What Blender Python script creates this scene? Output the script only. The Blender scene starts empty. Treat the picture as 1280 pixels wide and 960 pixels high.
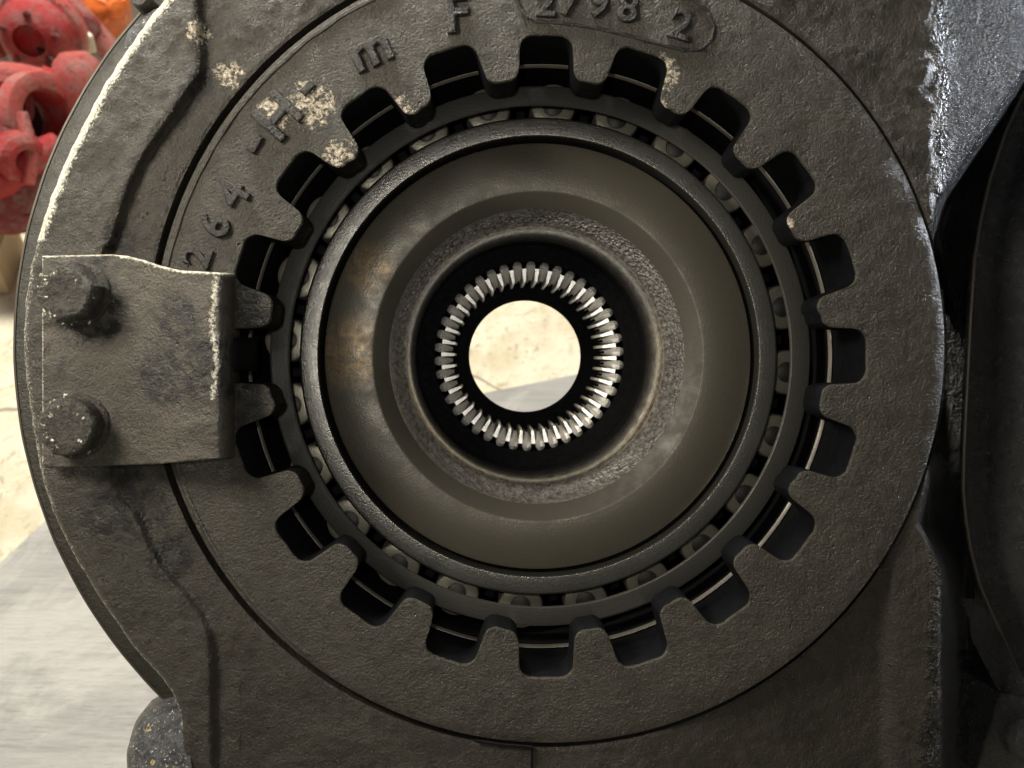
import bpy, math, random
import numpy as np
from mathutils import Matrix, Vector, noise
random.seed(7)
K = 0.00025                      # metres per unit; one unit is a quarter of a millimetre
VX, VY, CD = 600.0, 446.0, 1000.0  # where the bore axis direction meets the picture; camera distance in units
TILT = math.radians(50)
M = Matrix.Translation((0, 0, 0.47)) @ Matrix.Rotation(TILT, 4, 'X')
C = bpy.context.scene.collection
sc = bpy.context.scene

# ---------------------------------------------------------------- camera
cam = bpy.data.cameras.new('camera'); co = bpy.data.objects.new('camera', cam); C.objects.link(co)
cam.sensor_width = 36; cam.lens = 36 * CD / 1280
cam.shift_x = (640 - VX) / 1280; cam.shift_y = -(480 - VY) / 1280
cam.clip_start = 0.01; cam.clip_end = 50
cam.dof.use_dof = True; cam.dof.focus_distance = 0.262; cam.dof.aperture_fstop = 20
co.matrix_world = M @ Matrix.Translation((0, 0, CD * K))
sc.camera = co
CAMW = co.matrix_world.translation.copy()
# ---------------------------------------------------------------- world, lamps, exposure
w = bpy.data.worlds.new('World'); sc.world = w; w.use_nodes = True
bg = w.node_tree.nodes['Background']; bg.inputs[0].default_value = (1.0, 0.95, 0.86, 1); bg.inputs[1].default_value = 0.12
sc.view_settings.view_transform = 'Standard'; sc.view_settings.look = 'None'
sc.view_settings.exposure = -0.45; sc.view_settings.gamma = 1.0

def area(name, loc, target, size, power, col, sy=None):
    l = bpy.data.lights.new(name, 'AREA'); l.energy = power; l.size = size; l.color = col
    if sy: l.shape = 'RECTANGLE'; l.size_y = sy
    o = bpy.data.objects.new(name, l); C.objects.link(o); o.location = loc
    o.rotation_euler = (Vector(target) - Vector(loc)).to_track_quat('-Z', 'Y').to_euler()
    return o
def F(x, y, z): return M @ (Vector((x, y, z)) * K)
area('work_lamp', F(-1050, 640, 720), F(-60, 40, 0), 0.10, 2.35, (1.0, 0.93, 0.79))
area('phone_flash', F(-70, 70, 1010), F(60, 0, -300), 0.010, 0.26, (1.0, 0.96, 0.88))
area('side_lamp', F(3000, 1250, -230), F(650, 330, -120), 0.09, 0.42, (0.84, 0.90, 1.0)).data.spread = math.radians(34)
area('ceiling_lamp', (-0.6, 1.1, 1.9), (-0.6, 1.0, 0), 1.0, 88, (1.0, 0.95, 0.83), 0.35)

# ---------------------------------------------------------------- helpers
def at(px, py, z=0.0):           # point at depth z that the camera sees at that picture position
    s = (CD - z) / CD
    return Vector(((px - VX) * s, (VY - py) * s, z))
def raydir(px, py):
    return (M.to_3x3() @ Vector((px - VX, VY - py, -CD))).normalized()
def floor_at(px, py, h=0.0):
    d = raydir(px, py); return CAMW + d * ((h - CAMW.z) / d.z)
def world_at(px, py, dist): return CAMW + raydir(px, py) * dist
AX = at(683, 445, 0)             # the bore axis

def props(o, label=None, cat=None, group=None, kind=None):
    if label: o['label'] = label
    if cat: o['category'] = cat
    if group: o['group'] = group
    if kind: o['kind'] = kind
    return o
def thing(name, label, cat, loc=(0, 0, 0), group=None, rot=None):
    o = bpy.data.objects.new(name, None); C.objects.link(o); o.empty_display_size = 0.01
    o.matrix_world = M @ Matrix.Translation(Vector(loc) * K) @ (rot or Matrix.Identity(4))
    return props(o, label, cat, group)
def wthing(name, label, cat, loc, rot=None, group=None):
    o = bpy.data.objects.new(name, None); C.objects.link(o); o.empty_display_size = 0.02
    o.matrix_world = Matrix.Translation(loc) @ (rot or Matrix.Identity(4))
    return props(o, label, cat, group)
def mesh_data(name, vs, fs, mat, smooth=True, k=K, sharp=None):
    me = bpy.data.meshes.new(name)
    me.from_pydata([(v[0]*k, v[1]*k, v[2]*k) for v in vs], [], fs); me.update()
    if mat: me.materials.append(mat)
    if smooth:
        me.polygons.foreach_set('use_smooth', [True]*len(me.polygons))
        me.set_sharp_from_angle(angle=math.radians(sharp or 35))
    return me
def obj(name, vs, fs, mat, parent, smooth=True, k=K, sharp=None):
    o = bpy.data.objects.new(name, mesh_data(name, vs, fs, mat, smooth, k, sharp)); C.objects.link(o)
    if parent: o.parent = parent
    return o
def inst(src, parent, mat4):
    o = src.copy(); C.objects.link(o); o.parent = parent; o.matrix_local = mat4; return o
def bevel(o, w, seg=2, ang=30):
    b = o.modifiers.new('bevel', 'BEVEL'); b.width = w; b.segments = seg; b.limit_method = 'ANGLE'; b.angle_limit = math.radians(ang)
    return o
def lathe(prof, n=192, close=False, wob=0.0, seed=0):
    vs, fs = [], []
    for i in range(n):
        a = 2*math.pi*i/n
        for j, (r, z) in enumerate(prof):
            q = wob*noise.noise(Vector((math.cos(a)*4+seed, math.sin(a)*4, j*0.7))) if wob else 0
            vs.append(((r+q)*math.cos(a), (r+q)*math.sin(a), z))
    m = len(prof)
    for i in range(n):
        k2 = (i+1) % n
        for j in range(m if close else m-1):
            j2 = (j+1) % m
            fs.append((i*m+j, i*m+j2, k2*m+j2, k2*m+j))
    return vs, fs
def arc_lathe(prof, d0, d1, n=200, wob=0.0):
    vs, fs = [], []; m = len(prof)
    for i in range(n+1):
        a = math.radians(d0+(d1-d0)*i/n)
        for (r, z) in prof:
            q = wob*noise.noise(Vector((math.cos(a)*14, math.sin(a)*14, 0))); vs.append(((r+q)*math.cos(a), (r+q)*math.sin(a), z))
    for i in range(n):
        for j in range(m-1): fs.append((i*m+j, i*m+j+1, (i+1)*m+j+1, (i+1)*m+j))
    fs.append(tuple(range(m-1, -1, -1))); fs.append(tuple(range(n*m, n*m+m)))
    return vs, fs
def box(x0, x1, y0, y1, z0, z1):
    vs = [(x, y, z) for z in (z0, z1) for (x, y) in ((x0, y0), (x1, y0), (x1, y1), (x0, y1))]
    fs = [(3, 2, 1, 0), (4, 5, 6, 7), (0, 1, 5, 4), (1, 2, 6, 5), (2, 3, 7, 6), (3, 0, 4, 7)]
    return vs, fs
def join(*parts):
    vs, fs = [], []
    for v, f in parts:
        b = len(vs); vs += list(v); fs += [tuple(i+b for i in q) for q in f]
    return vs, fs
def prism(pts, z0, z1):
    n = len(pts)
    vs = [(p[0], p[1], z0) for p in pts] + [(p[0], p[1], z1) for p in pts]
    fs = [tuple(range(n-1, -1, -1)), tuple(range(n, 2*n))] + [(i, (i+1) % n, n+(i+1) % n, n+i) for i in range(n)]
    return vs, fs
def tube(pts, r, n=8, flat=1.0, cap=True):
    vs, fs = [], []
    P = [Vector(p) for p in pts]; m = len(P)
    for i, p in enumerate(P):
        t = (P[min(i+1, m-1)] - P[max(i-1, 0)]).normalized()
        up = Vector((0, 0, 1)) if abs(t.z) < 0.9 else Vector((1, 0, 0))
        s = t.cross(up).normalized(); u = s.cross(t).normalized()
        rr = r[i] if isinstance(r, (list, tuple)) else r
        for k in range(n):
            a = 2*math.pi*k/n
            vs.append(p + s*math.cos(a)*rr + u*math.sin(a)*rr*flat)
    for i in range(m-1):
        for k in range(n):
            k2 = (k+1) % n
            fs.append((i*n+k, i*n+k2, (i+1)*n+k2, (i+1)*n+k))
    if cap: fs += [tuple(range(n-1, -1, -1)), tuple(range((m-1)*n, m*n))]
    return vs, fs

# ---------------------------------------------------------------- materials
class NT:
    def __init__(s, name):
        s.m = bpy.data.materials.new(name); s.m.use_nodes = True; s.t = s.m.node_tree; s.t.nodes.clear()
        s.out = s.t.nodes.new('ShaderNodeOutputMaterial'); s.b = s.t.nodes.new('ShaderNodeBsdfPrincipled')
        s.t.links.new(s.b.outputs[0], s.out.inputs[0])
        tc = s.t.nodes.new('ShaderNodeTexCoord'); s.co = tc.outputs['Object']
        mp = s.n('ShaderNodeVectorMath', operation='SCALE'); s.l(s.co, mp.inputs[0]); mp.inputs['Scale'].default_value = 1/K
        s.px = mp.outputs[0]
    def n(s, typ, **kw):
        x = s.t.nodes.new(typ)
        for a, v in kw.items(): setattr(x, a, v)
        return x
    def l(s, a, b): s.t.links.new(a, b)
    def noise(s, scale, detail=4, rough=0.6, vec=None, dist=0.0):
        x = s.n('ShaderNodeTexNoise'); x.inputs['Scale'].default_value = scale; x.inputs['Detail'].default_value = detail
        x.inputs['Roughness'].default_value = rough; x.inputs['Distortion'].default_value = dist
        s.l(vec or s.px, x.inputs['Vector']); return x.outputs['Fac']
    def voro(s, scale, feature='F1', vec=None):
        x = s.n('ShaderNodeTexVoronoi', feature=feature); x.inputs['Scale'].default_value = scale
        s.l(vec or s.px, x.inputs['Vector']); return x.outputs['Distance']
    def ramp(s, v, a, b, lo=0.0, hi=1.0):
        x = s.n('ShaderNodeMapRange', interpolation_type='SMOOTHSTEP'); s.l(v, x.inputs[0])
        for i, q in enumerate((a, b, lo, hi)): x.inputs[i+1].default_value = q
        return x.outputs[0]
    def math(s, op, a, b=None):
        x = s.n('ShaderNodeMath', operation=op)
        for i, q in enumerate((a, b)):
            if q is None: continue
            if isinstance(q, (int, float)): x.inputs[i].default_value = q
            else: s.l(q, x.inputs[i])
        return x.outputs[0]
    def mix(s, f, a, b):
        x = s.n('ShaderNodeMix', data_type='RGBA')
        if isinstance(f, (int, float)): x.inputs[0].default_value = f
        else: s.l(f, x.inputs[0])
        for i, q in ((6, a), (7, b)):
            if isinstance(q, (tuple, list)): x.inputs[i].default_value = (*q[:3], 1)
            else: s.l(q, x.inputs[i])
        return x.outputs[2]
    def set(s, key, v):
        i = s.b.inputs[key]
        if isinstance(v, (int, float)): i.default_value = v
        elif isinstance(v, (tuple, list)): i.default_value = (*v[:3], 1)
        else: s.l(v, i)
        return s
    def bump(s, h, dist, strength=1.0, prev=None):
        x = s.n('ShaderNodeBump'); x.inputs['Distance'].default_value = dist*K; x.inputs['Strength'].default_value = strength
        s.l(h, x.inputs['Height'])
        if prev: s.l(prev, x.inputs['Normal'])
        return x.outputs[0]
    def near(s, pts, vec=None):              # 1 close to any of the points (x, y, radius), 0 away
        acc = None
        for (x0, y0, r) in pts:
            d = s.n('ShaderNodeVectorMath', operation='DISTANCE'); s.l(vec or s.px, d.inputs[0])
            d.inputs[1].default_value = (x0, y0, 0)
            q = s.ramp(d.outputs['Value'], r*0.35, r, 1.0, 0.0)
            acc = q if acc is None else s.math('MAXIMUM', acc, q)
        return acc

def cast_paint(name, base=(0.043, 0.037, 0.0285), dark=(0.014, 0.012, 0.010), rough=0.33, grain=1.0, chips=None, grime_shade=None, wear=False, spec=0.5, glossy=False):
    s = NT(name)
    big = s.noise(0.012, 5, 0.65); med = s.noise(0.06, 6, 0.65); fine = s.noise(0.28, 5, 0.65); tiny = s.noise(0.9, 3, 0.6)
    col = s.mix(s.ramp(big, 0.38, 0.66), base, tuple(c*0.72 for c in base))
    col = s.mix(s.ramp(med, 0.50, 0.70, 0, 0.75), col, dark)
    col = s.mix(s.ramp(s.noise(0.035, 4, 0.7, dist=1.0), 0.55, 0.72, 0, 0.35), col, (base[0]*1.25, base[1]*1.02, base[2]*0.72))
    pits = s.ramp(s.voro(0.045), 0.03, 0.10, 1, 0)
    pits = s.math('MULTIPLY', pits, s.ramp(s.noise(0.008, 2), 0.5, 0.58))
    col = s.mix(s.math('MULTIPLY', pits, 0.7), col, (0.008, 0.007, 0.006))
    if grime_shade:
        g = s.math('MULTIPLY', s.ramp(s.near(grime_shade), 0, 0.6), s.ramp(s.noise(0.07, 6, 0.7), 0.36, 0.56)); col = s.mix(g, col, (0.006, 0.005, 0.004))
    rr = s.ramp(med, 0.3, 0.75, rough*0.75, rough*1.35)
    specks = s.math('MULTIPLY', s.ramp(s.voro(0.055), 0.018, 0.03, 1, 0), s.ramp(s.noise(0.02, 2), 0.56, 0.6))
    col = s.mix(specks, col, (0.55, 0.5, 0.42))
    met = None
    if chips:
        c = s.math('MULTIPLY', s.near(chips), 1.0)
        t = s.math('ADD', s.noise(0.11, 6, 0.85, dist=0.3), s.math('MULTIPLY', c, 0.24))
        t = s.math('MULTIPLY', s.ramp(t, 0.70, 0.73), s.ramp(c, 0.02, 0.15))
        col = s.mix(t, col, s.mix(s.ramp(fine, 0.35, 0.65), (0.70, 0.63, 0.50), (0.26, 0.20, 0.14)))
    if glossy:                                   # glints towards the right put into shinier, darker, bumpier paint
        sp_ = s.n('ShaderNodeSeparateXYZ'); s.l(s.px, sp_.inputs[0]); gx = s.ramp(s.math('ADD', sp_.outputs[0], s.math('MULTIPLY', s.noise(0.03, 5, 0.7), 60)), 595, 622)
        mr = s.n('ShaderNodeMix', data_type='FLOAT'); s.l(gx, mr.inputs[0]); s.l(rr, mr.inputs[2]); mr.inputs[3].default_value = 0.2; rr = mr.outputs[0]
        col = s.mix(gx, col, (0.012, 0.012, 0.012))
    if wear:
        at_ = s.n('ShaderNodeAttribute', attribute_name='wear'); wv = at_.outputs['Fac']
        tw = s.math('ADD', s.math('MULTIPLY', s.noise(0.30, 6, 0.85), 1.0), s.math('MULTIPLY', wv, 0.42))
        tw = s.math('MULTIPLY', s.ramp(tw, 0.73, 0.80), s.ramp(wv, 0.0, 0.08))
        col = s.mix(tw, col, s.mix(s.ramp(fine, 0.38, 0.62), (0.80, 0.78, 0.66), (0.36, 0.33, 0.26)))
    s.set('Base Color', col).set('Roughness', rr).set('Specular IOR Level', spec)
    h = s.math('ADD', s.math('MULTIPLY', fine, 1.0), s.math('MULTIPLY', tiny, 0.35))
    nb = s.bump(med, 9*grain, 0.5); nb = s.bump(h, 4.2*grain, 0.75, nb)
    nb = s.bump(pits, -3, 0.8, nb)
    if chips: nb = s.bump(t, 2.5, 0.9, nb)
    if glossy: nb = s.bump(s.math('MULTIPLY', s.math('ADD', s.noise(0.20, 3, 0.6), s.noise(0.06, 3, 0.6)), gx), 30, 1.0, nb)
    if wear: nb = s.bump(tw, 1.5, 0.8, nb)
    s.set('Normal', nb)
    return s.m
def steel(name, col, rough, metallic=0.8, grain=0.6, streak=True, smudge=None, dark=None):
    s = NT(name)
    sep = s.n('ShaderNodeSeparateXYZ'); s.l(s.px, sep.inputs[0])
    rad = s.n('ShaderNodeVectorMath', operation='LENGTH')
    fl = s.n('ShaderNodeVectorMath', operation='MULTIPLY'); s.l(s.px, fl.inputs[0]); fl.inputs[1].default_value = (1, 1, 0)
    s.l(fl.outputs[0], rad.inputs[0])
    cmb = s.n('ShaderNodeCombineXYZ'); s.l(rad.outputs['Value'], cmb.inputs[0])
    rings = s.noise(0.5, 3, 0.6, vec=cmb.outputs[0])
    med = s.noise(0.03, 5, 0.6); fine = s.noise(0.35, 4, 0.6)
    c = s.mix(s.ramp(med, 0.3, 0.75), col, tuple(q*0.8 for q in col))
    c = s.mix(s.ramp(rings, 0.3, 0.8, 0, 0.25), c, tuple(q*0.6 for q in col))
    if smudge:
        ang = s.math('MULTIPLY', s.near(smudge, fl.outputs[0]), s.ramp(s.noise(0.05, 6, 0.75, dist=1.5), 0.36, 0.66))
        c = s.mix(s.math('MULTIPLY', ang, 0.75), c, (0.30, 0.20, 0.09))
    sp = s.math('MULTIPLY', s.ramp(s.voro(0.03), 0.015, 0.05, 1, 0), s.ramp(s.noise(0.013, 2), 0.52, 0.58))
    c = s.mix(s.math('MULTIPLY', sp, 0.7), c, (0.02, 0.014, 0.01))
    s.set('Base Color', c).set('Metallic', metallic).set('Roughness', s.ramp(med, 0.3, 0.7, rough*0.8, rough*1.25))
    nb = s.bump(fine, 1.0*grain, 0.5); nb = s.bump(rings, 0.6*grain, 0.4, nb)
    s.set('Normal', nb); return s.m
def plain(name, col, rough=0.5, metallic=0.0, bump=0.0, scale=0.2, var=0.3, k=None, spec=0.5):
    s = NT(name); n1 = s.noise(scale, 5, 0.65); n2 = s.noise(scale*0.2, 4, 0.6)
    c = s.mix(s.ramp(n2, 0.35, 0.68), col, tuple(q*(1-var) for q in col))
    s.set('Base Color', c).set('Roughness', s.ramp(n1, 0.3, 0.7, rough*0.85, min(1, rough*1.2))).set('Metallic', metallic).set('Specular IOR Level', spec)
    if bump: s.set('Normal', s.bump(n1, bump, 0.8))
    return s.m

m_house = cast_paint('housing_paint', wear=True, glossy=True, chips=[(at(248, 40)[0], at(248, 40)[1], 26), (at(284, 92)[0], at(284, 92)[1], 34)],
                     grime_shade=[(at(x, y)[0], at(x, y)[1], r) for x, y, r in ((246, 100, 30), (180, 640, 42), (215, 700, 38), (150, 600, 35), (150, 300, 26), (130, 640, 38))])
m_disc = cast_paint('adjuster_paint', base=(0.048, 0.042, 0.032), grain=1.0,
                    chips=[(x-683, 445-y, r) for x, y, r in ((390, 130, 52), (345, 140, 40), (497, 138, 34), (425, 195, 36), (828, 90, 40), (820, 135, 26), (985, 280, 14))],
                    grime_shade=[(x-683, 445-y, r) for x, y, r in ((292, 395, 62), (290, 512, 62), (300, 455, 50))])  # lock plate's shadow on the teeth, painted as dark patches
m_letter = cast_paint('cast_letter_paint', base=(0.016, 0.014, 0.011), dark=(0.006, 0.005, 0.005), grain=0.8)
m_flange = cast_paint('back_flange_paint', base=(0.036, 0.033, 0.026), grain=0.5, rough=0.45)
m_gloss = cast_paint('glossy_black_paint', base=(0.022, 0.022, 0.024), dark=(0.010, 0.010, 0.011), rough=0.24, grain=1.5, spec=0.7)
m_clip = cast_paint('lock_plate_paint', wear=True, base=(0.066, 0.057, 0.043), dark=(0.018, 0.015, 0.012), grain=0.8,
                    grime_shade=[(60, 60, 60), (160, -20, 50), (205, -10, 60), (175, 50, 45), (60, 120, 30)])
m_bolt = cast_paint('bolt_paint', base=(0.040, 0.035, 0.028), dark=(0.008, 0.007, 0.006), grain=1.2, rough=0.28, chips=[(-8, 8, 44), (-16, -16, 38)])
m_black = plain('oily_shaded_black', (0.004, 0.0045, 0.006), 0.62, 0.0, 1.2, spec=0.12)  # oily black with the shade of slots and recesses put in
m_void = plain('dark_cavity_metal', (0.004, 0.004, 0.005), 0.8, 0.0, 0.5, spec=0.15)  # shade deep in the cavities put into a near-black colour
m_face = steel('hub_face_steel', (0.098, 0.088, 0.067), 0.36, 0.35, 0.5, smudge=[(at(440, 440, -150)[0]-AX[0], at(440, 440, -150)[1]-AX[1], 66), (at(462, 335, -150)[0]-AX[0], at(462, 335, -150)[1]-AX[1], 46)])
m_race = steel('race_steel', (0.15, 0.145, 0.132), 0.27, 0.8, 0.8)
m_cage = steel('cage_steel', (0.060, 0.057, 0.050), 0.5, 0.3, 1.0)
m_roller = steel('roller_steel', (0.34, 0.315, 0.25), 0.38, 0.6, 0.6)
m_dimple = plain('roller_dimple_metal', (0.045, 0.042, 0.036), 0.5, 0.4, 0.8)
m_ridge = steel('machined_edge_steel', (0.12, 0.108, 0.09), 0.4, 0.5, 0.5)
m_spline = steel('spline_steel', (0.95, 0.93, 0.88), 0.32, 0.6, 0.4)
def worn(name, lo=0.46, hi=0.54):
    s = NT(name); a = s.noise(0.16, 6, 0.7); b = s.noise(0.5, 4, 0.7)
    t = s.ramp(a, lo, hi)
    c = s.mix(t, s.mix(s.ramp(b, 0.4, 0.6), (0.90, 0.88, 0.76), (0.55, 0.50, 0.38)), (0.05, 0.045, 0.036))
    s.set('Base Color', c).set('Roughness', s.ramp(t, 0, 1, 0.32, 0.45)).set('Metallic', s.ramp(t, 0, 1, 0.25, 0.0))
    s.set('Normal', s.bump(a, 3, 0.9)); return s.m
m_worn = worn('worn_bare_edge', 0.50, 0.60)
m_worn2 = worn('thin_worn_edge', 0.44, 0.54)
# rough forged band inside the hub mouth
def forged():
    s = NT('forged_bore_steel'); a = s.noise(0.14, 6, 0.7, dist=0.8); v = s.voro(0.16)
    sep = s.n('ShaderNodeSeparateXYZ'); s.l(s.px, sep.inputs[0])
    band = s.ramp(sep.outputs[2], -216, -200, 0.0, 1.0)
    c = s.mix(s.ramp(a, 0.35, 0.65), (0.38, 0.36, 0.34), (0.13, 0.12, 0.11))
    s.set('Base Color', c).set('Metallic', s.ramp(sep.outputs[2], -218, -200, 0.97, 0.5)).set('Roughness', s.ramp(sep.outputs[2], -240, -205, 0.22, 0.38))  # bore shade put into metallic, which rises with depth
    h = s.math('MULTIPLY', s.math('MULTIPLY', s.math('ADD', a, v), band), s.ramp(s.math('ADD', s.math('MULTIPLY', sep.outputs[0], 0.7), sep.outputs[1]), -170, 40, 0.12, 1.0))
    s.set('Normal', s.bump(h, 9, 0.8)); return s.m
m_forged = forged()
m_chamfer = steel('chamfer_steel', (0.070, 0.063, 0.049), 0.55, 0.1, 0.5)  # darker than the face: chamfer shading put into its colour

# ---------------------------------------------------------------- floor and board
def concrete():
    s = NT('pale_concrete'); mp = s.n('ShaderNodeVectorMath', operation='SCALE'); s.l(s.co, mp.inputs[0]); mp.inputs['Scale'].default_value = 1.0
    v = mp.outputs[0]; a = s.noise(14, 6, 0.65, vec=v); b = s.noise(55, 5, 0.7, vec=v, dist=0.6)
    c = s.mix(s.ramp(a, 0.4, 0.7), (0.80, 0.75, 0.60), (0.62, 0.54, 0.38))
    c = s.mix(s.ramp(b, 0.54, 0.66, 0, 0.7), c, (0.42, 0.34, 0.22))
    c = s.mix(s.ramp(s.noise(150, 3, 0.7, vec=v), 0.62, 0.70, 0, 0.7), c, (0.25, 0.2, 0.14))
    ck = s.n('ShaderNodeTexVoronoi', feature='DISTANCE_TO_EDGE'); ck.inputs['Scale'].default_value = 3.2
    wv = s.n('ShaderNodeVectorMath', operation='ADD'); s.l(v, wv.inputs[0]); nz = s.n('ShaderNodeTexNoise'); nz.inputs['Scale'].default_value = 9; s.l(v, nz.inputs['Vector'])
    sc2 = s.n('ShaderNodeVectorMath', operation='SCALE'); s.l(nz.outputs['Color'], sc2.inputs[0]); sc2.inputs['Scale'].default_value = 0.12; s.l(sc2.outputs[0], wv.inputs[1]); s.l(wv.outputs[0], ck.inputs['Vector'])
    c = s.mix(s.ramp(ck.outputs['Distance'], 0.0, 0.012, 0.8, 0), c, (0.2, 0.15, 0.1))
    s.set('Base Color', c).set('Roughness', 0.7)
    x = s.n('ShaderNodeBump'); x.inputs['Distance'].default_value = 0.002; s.l(b, x.inputs['Height']); s.set('Normal', x.outputs[0]); return s.m
fl = obj('floor', [(-12, -12, 0), (12, -12, 0), (12, 14, 0), (-12, 14, 0)], [(0, 1, 2, 3)], concrete(), None, False, 1.0)
props(fl, kind='structure')
def boardmat():
    s = NT('weathered_board'); mp = s.n('ShaderNodeMapping'); s.l(s.co, mp.inputs[0]); mp.inputs['Scale'].default_value = (4, 34, 10)
    mp.inputs['Rotation'].default_value = (0, 0, math.radians(-8))
    a = s.noise(1.0, 7, 0.65, vec=mp.outputs[0], dist=1.8); b = s.noise(9, 4, 0.6, vec=s.co); f = s.noise(6.0, 5, 0.7, vec=mp.outputs[0])
    c = s.mix(s.ramp(a, 0.30, 0.72), (0.46, 0.45, 0.435), (0.31, 0.305, 0.30))
    c = s.mix(s.ramp(s.noise(5, 6, 0.7, vec=s.co, dist=1.0), 0.44, 0.6, 0, 0.85), c, (0.58, 0.565, 0.53)); c = s.mix(s.ramp(f, 0.55, 0.75, 0, 0.5), c, (0.30, 0.29, 0.28))
    s.set('Base Color', c).set('Roughness', 0.6)
    x = s.n('ShaderNodeBump'); x.inputs['Distance'].default_value = 0.002; s.l(f, x.inputs['Height']); s.set('Normal', x.outputs[0]); return s.m
HB = 0.018
c0 = floor_at(122, 588, HB); a0 = floor_at(0, 702, HB); b0 = floor_at(725, 466, HB)
da = (a0-c0).normalized()*1.2; db = (b0-c0).normalized()*1.6
brd = wthing('wooden_board', 'pale grey weathered wooden board lying on the yellowish floor behind the casting', 'board', (c0.x, c0.y, 0))
q = [Vector((0, 0, 0)), da, da+db, db]
if (q[1].x*q[3].y - q[1].y*q[3].x) < 0: q = [q[0], q[3], q[2], q[1]]
bevel(obj('panel', *prism([(v.x, v.y) for v in q], 0.0005, HB), boardmat(), brd, False, 1.0), 0.002)

# ---------------------------------------------------------------- the big casting
left_edge = [(246, -140), (222, -30), (206, 0), (182, 30), (155, 69), (128, 112), (103, 158), (84, 198), (69, 234), (55, 274), (45, 309), (38, 340), (33, 375), (30, 417),
             (31, 450), (35, 487), (42, 535), (50, 583), (57, 612), (67, 640), (90, 690), (124, 746), (148, 780), (172, 814), (206, 851), (220, 872), (227, 900), (230, 960), (232, 1100)]
outline = left_edge + [(1420, 1100), (1420, -140)]
pad_line = [(247, -140), (247, 0), (250, 60), (248, 92), (236, 112), (205, 158), (174, 205), (150, 265), (138, 305), (128, 340), (140, 590), (168, 645), (198, 705), (232, 745), (254, 778), (263, 815), (265, 960), (266, 1100)]
drop_line = [(1420, -60), (1280, 92), (1172, 252), (1160, 300), (1160, 600), (1148, 655), (1176, 705), (1192, 775), (1194, 880), (1190, 1100)]
def smooth_line(pts, n=8):
    out = []
    for i in range(len(pts)-1):
        p0, p1, p2, p3 = (np.array(pts[max(0, min(len(pts)-1, j))], float) for j in (i-1, i, i+1, i+2))
        for k in range(n):
            t = k/n; out.append(0.5*((2*p1)+(-p0+p2)*t+(2*p0-5*p1+4*p2-p3)*t*t+(-p0+3*p1-3*p2+p3)*t**3))
    out.append(np.array(pts[-1], float)); return np.array(out)
PL = smooth_line(pad_line); DL = np.array(drop_line)
def sstep(x, a, b):
    t = np.clip((x-a)/(b-a), 0, 1); return t*t*(3-2*t)
def house_z(px, py):
    xb = np.interp(py, PL[:, 1], PL[:, 0])
    pad = sstep((xb-px)*0.85, -10, 5)
    base = -5 + 3*sstep(px, 520, 860)                     # recess by the groove, nearly flush on the far side
    z = base + (6-base)*pad
    z += 1.6*np.exp(-((px-np.interp(py, PL[:, 1], PL[:, 0])-30)/16.0)**2)*np.sin(py/19.0)*np.cos(px/13.0+py/31)*(px < 300)
    z += 1.5*np.exp(-((xb-px-12)/9.0)**2)*(py < 320)
    # upper right: the casting rounds away to the right
    up = 1-sstep(py, 380, 520)
    z -= up*(np.clip(px-1158, 0, 40)**2*0.0066 + np.clip(px-1198, 0, 400)*0.53)
    # lower right: surface leans away, then a rib
    lo = sstep(py, 560, 760)
    z -= lo*42*sstep(px, 780, 1105)*(0.55+0.45*sstep(py, 700, 960))
    rib = sstep(px, 1098, 1122)*lo
    z += rib*(13 + np.clip(px-1122, 0, 60)*0.16)
    z -= lo*np.clip(px-1170, 0, 60)**2/14.0
    xd = np.interp(py, DL[:, 1], DL[:, 0])
    z -= 230*sstep(px-xd, -3, 22)
    return z
NTH, NR = 1080, 170
wear_v = []
cx, cy = 686.0, 434.0      # the seat of the ring, measured in the picture
ox = np.array([p[0] for p in outline], float); oy = np.array([p[1] for p in outline], float)
th = np.arange(NTH)*2*math.pi/NTH
dx, dy = np.cos(th), -np.sin(th)
Rout = np.zeros(NTH)
for i in range(len(ox)):
    j = (i+1) % len(ox)
    ex, ey = ox[j]-ox[i], oy[j]-oy[i]
    den = dx*ey - dy*ex; den = np.where(abs(den) < 1e-9, 1e-9, den)
    t = ((ox[i]-cx)*ey - (oy[i]-cy)*ex)/den; u = ((ox[i]-cx)*dy - (oy[i]-cy)*dx)/den
    ok = (t > 0) & (u >= -1e-6) & (u <= 1+1e-6); Rout = np.where(ok, np.maximum(Rout, t), Rout)
wobble = np.array([noise.noise(Vector((math.cos(a)*40, math.sin(a)*40, 0)))*1.6 for a in th])
Rout += wobble
vs, fs = [], []
Rin = 501.0
RINS = 501.0 - 3.2*np.clip(np.cos(th-math.radians(-10))*1.1+0.15, -1, 1)
is_left = (cx+dx*Rout) < 300
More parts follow.
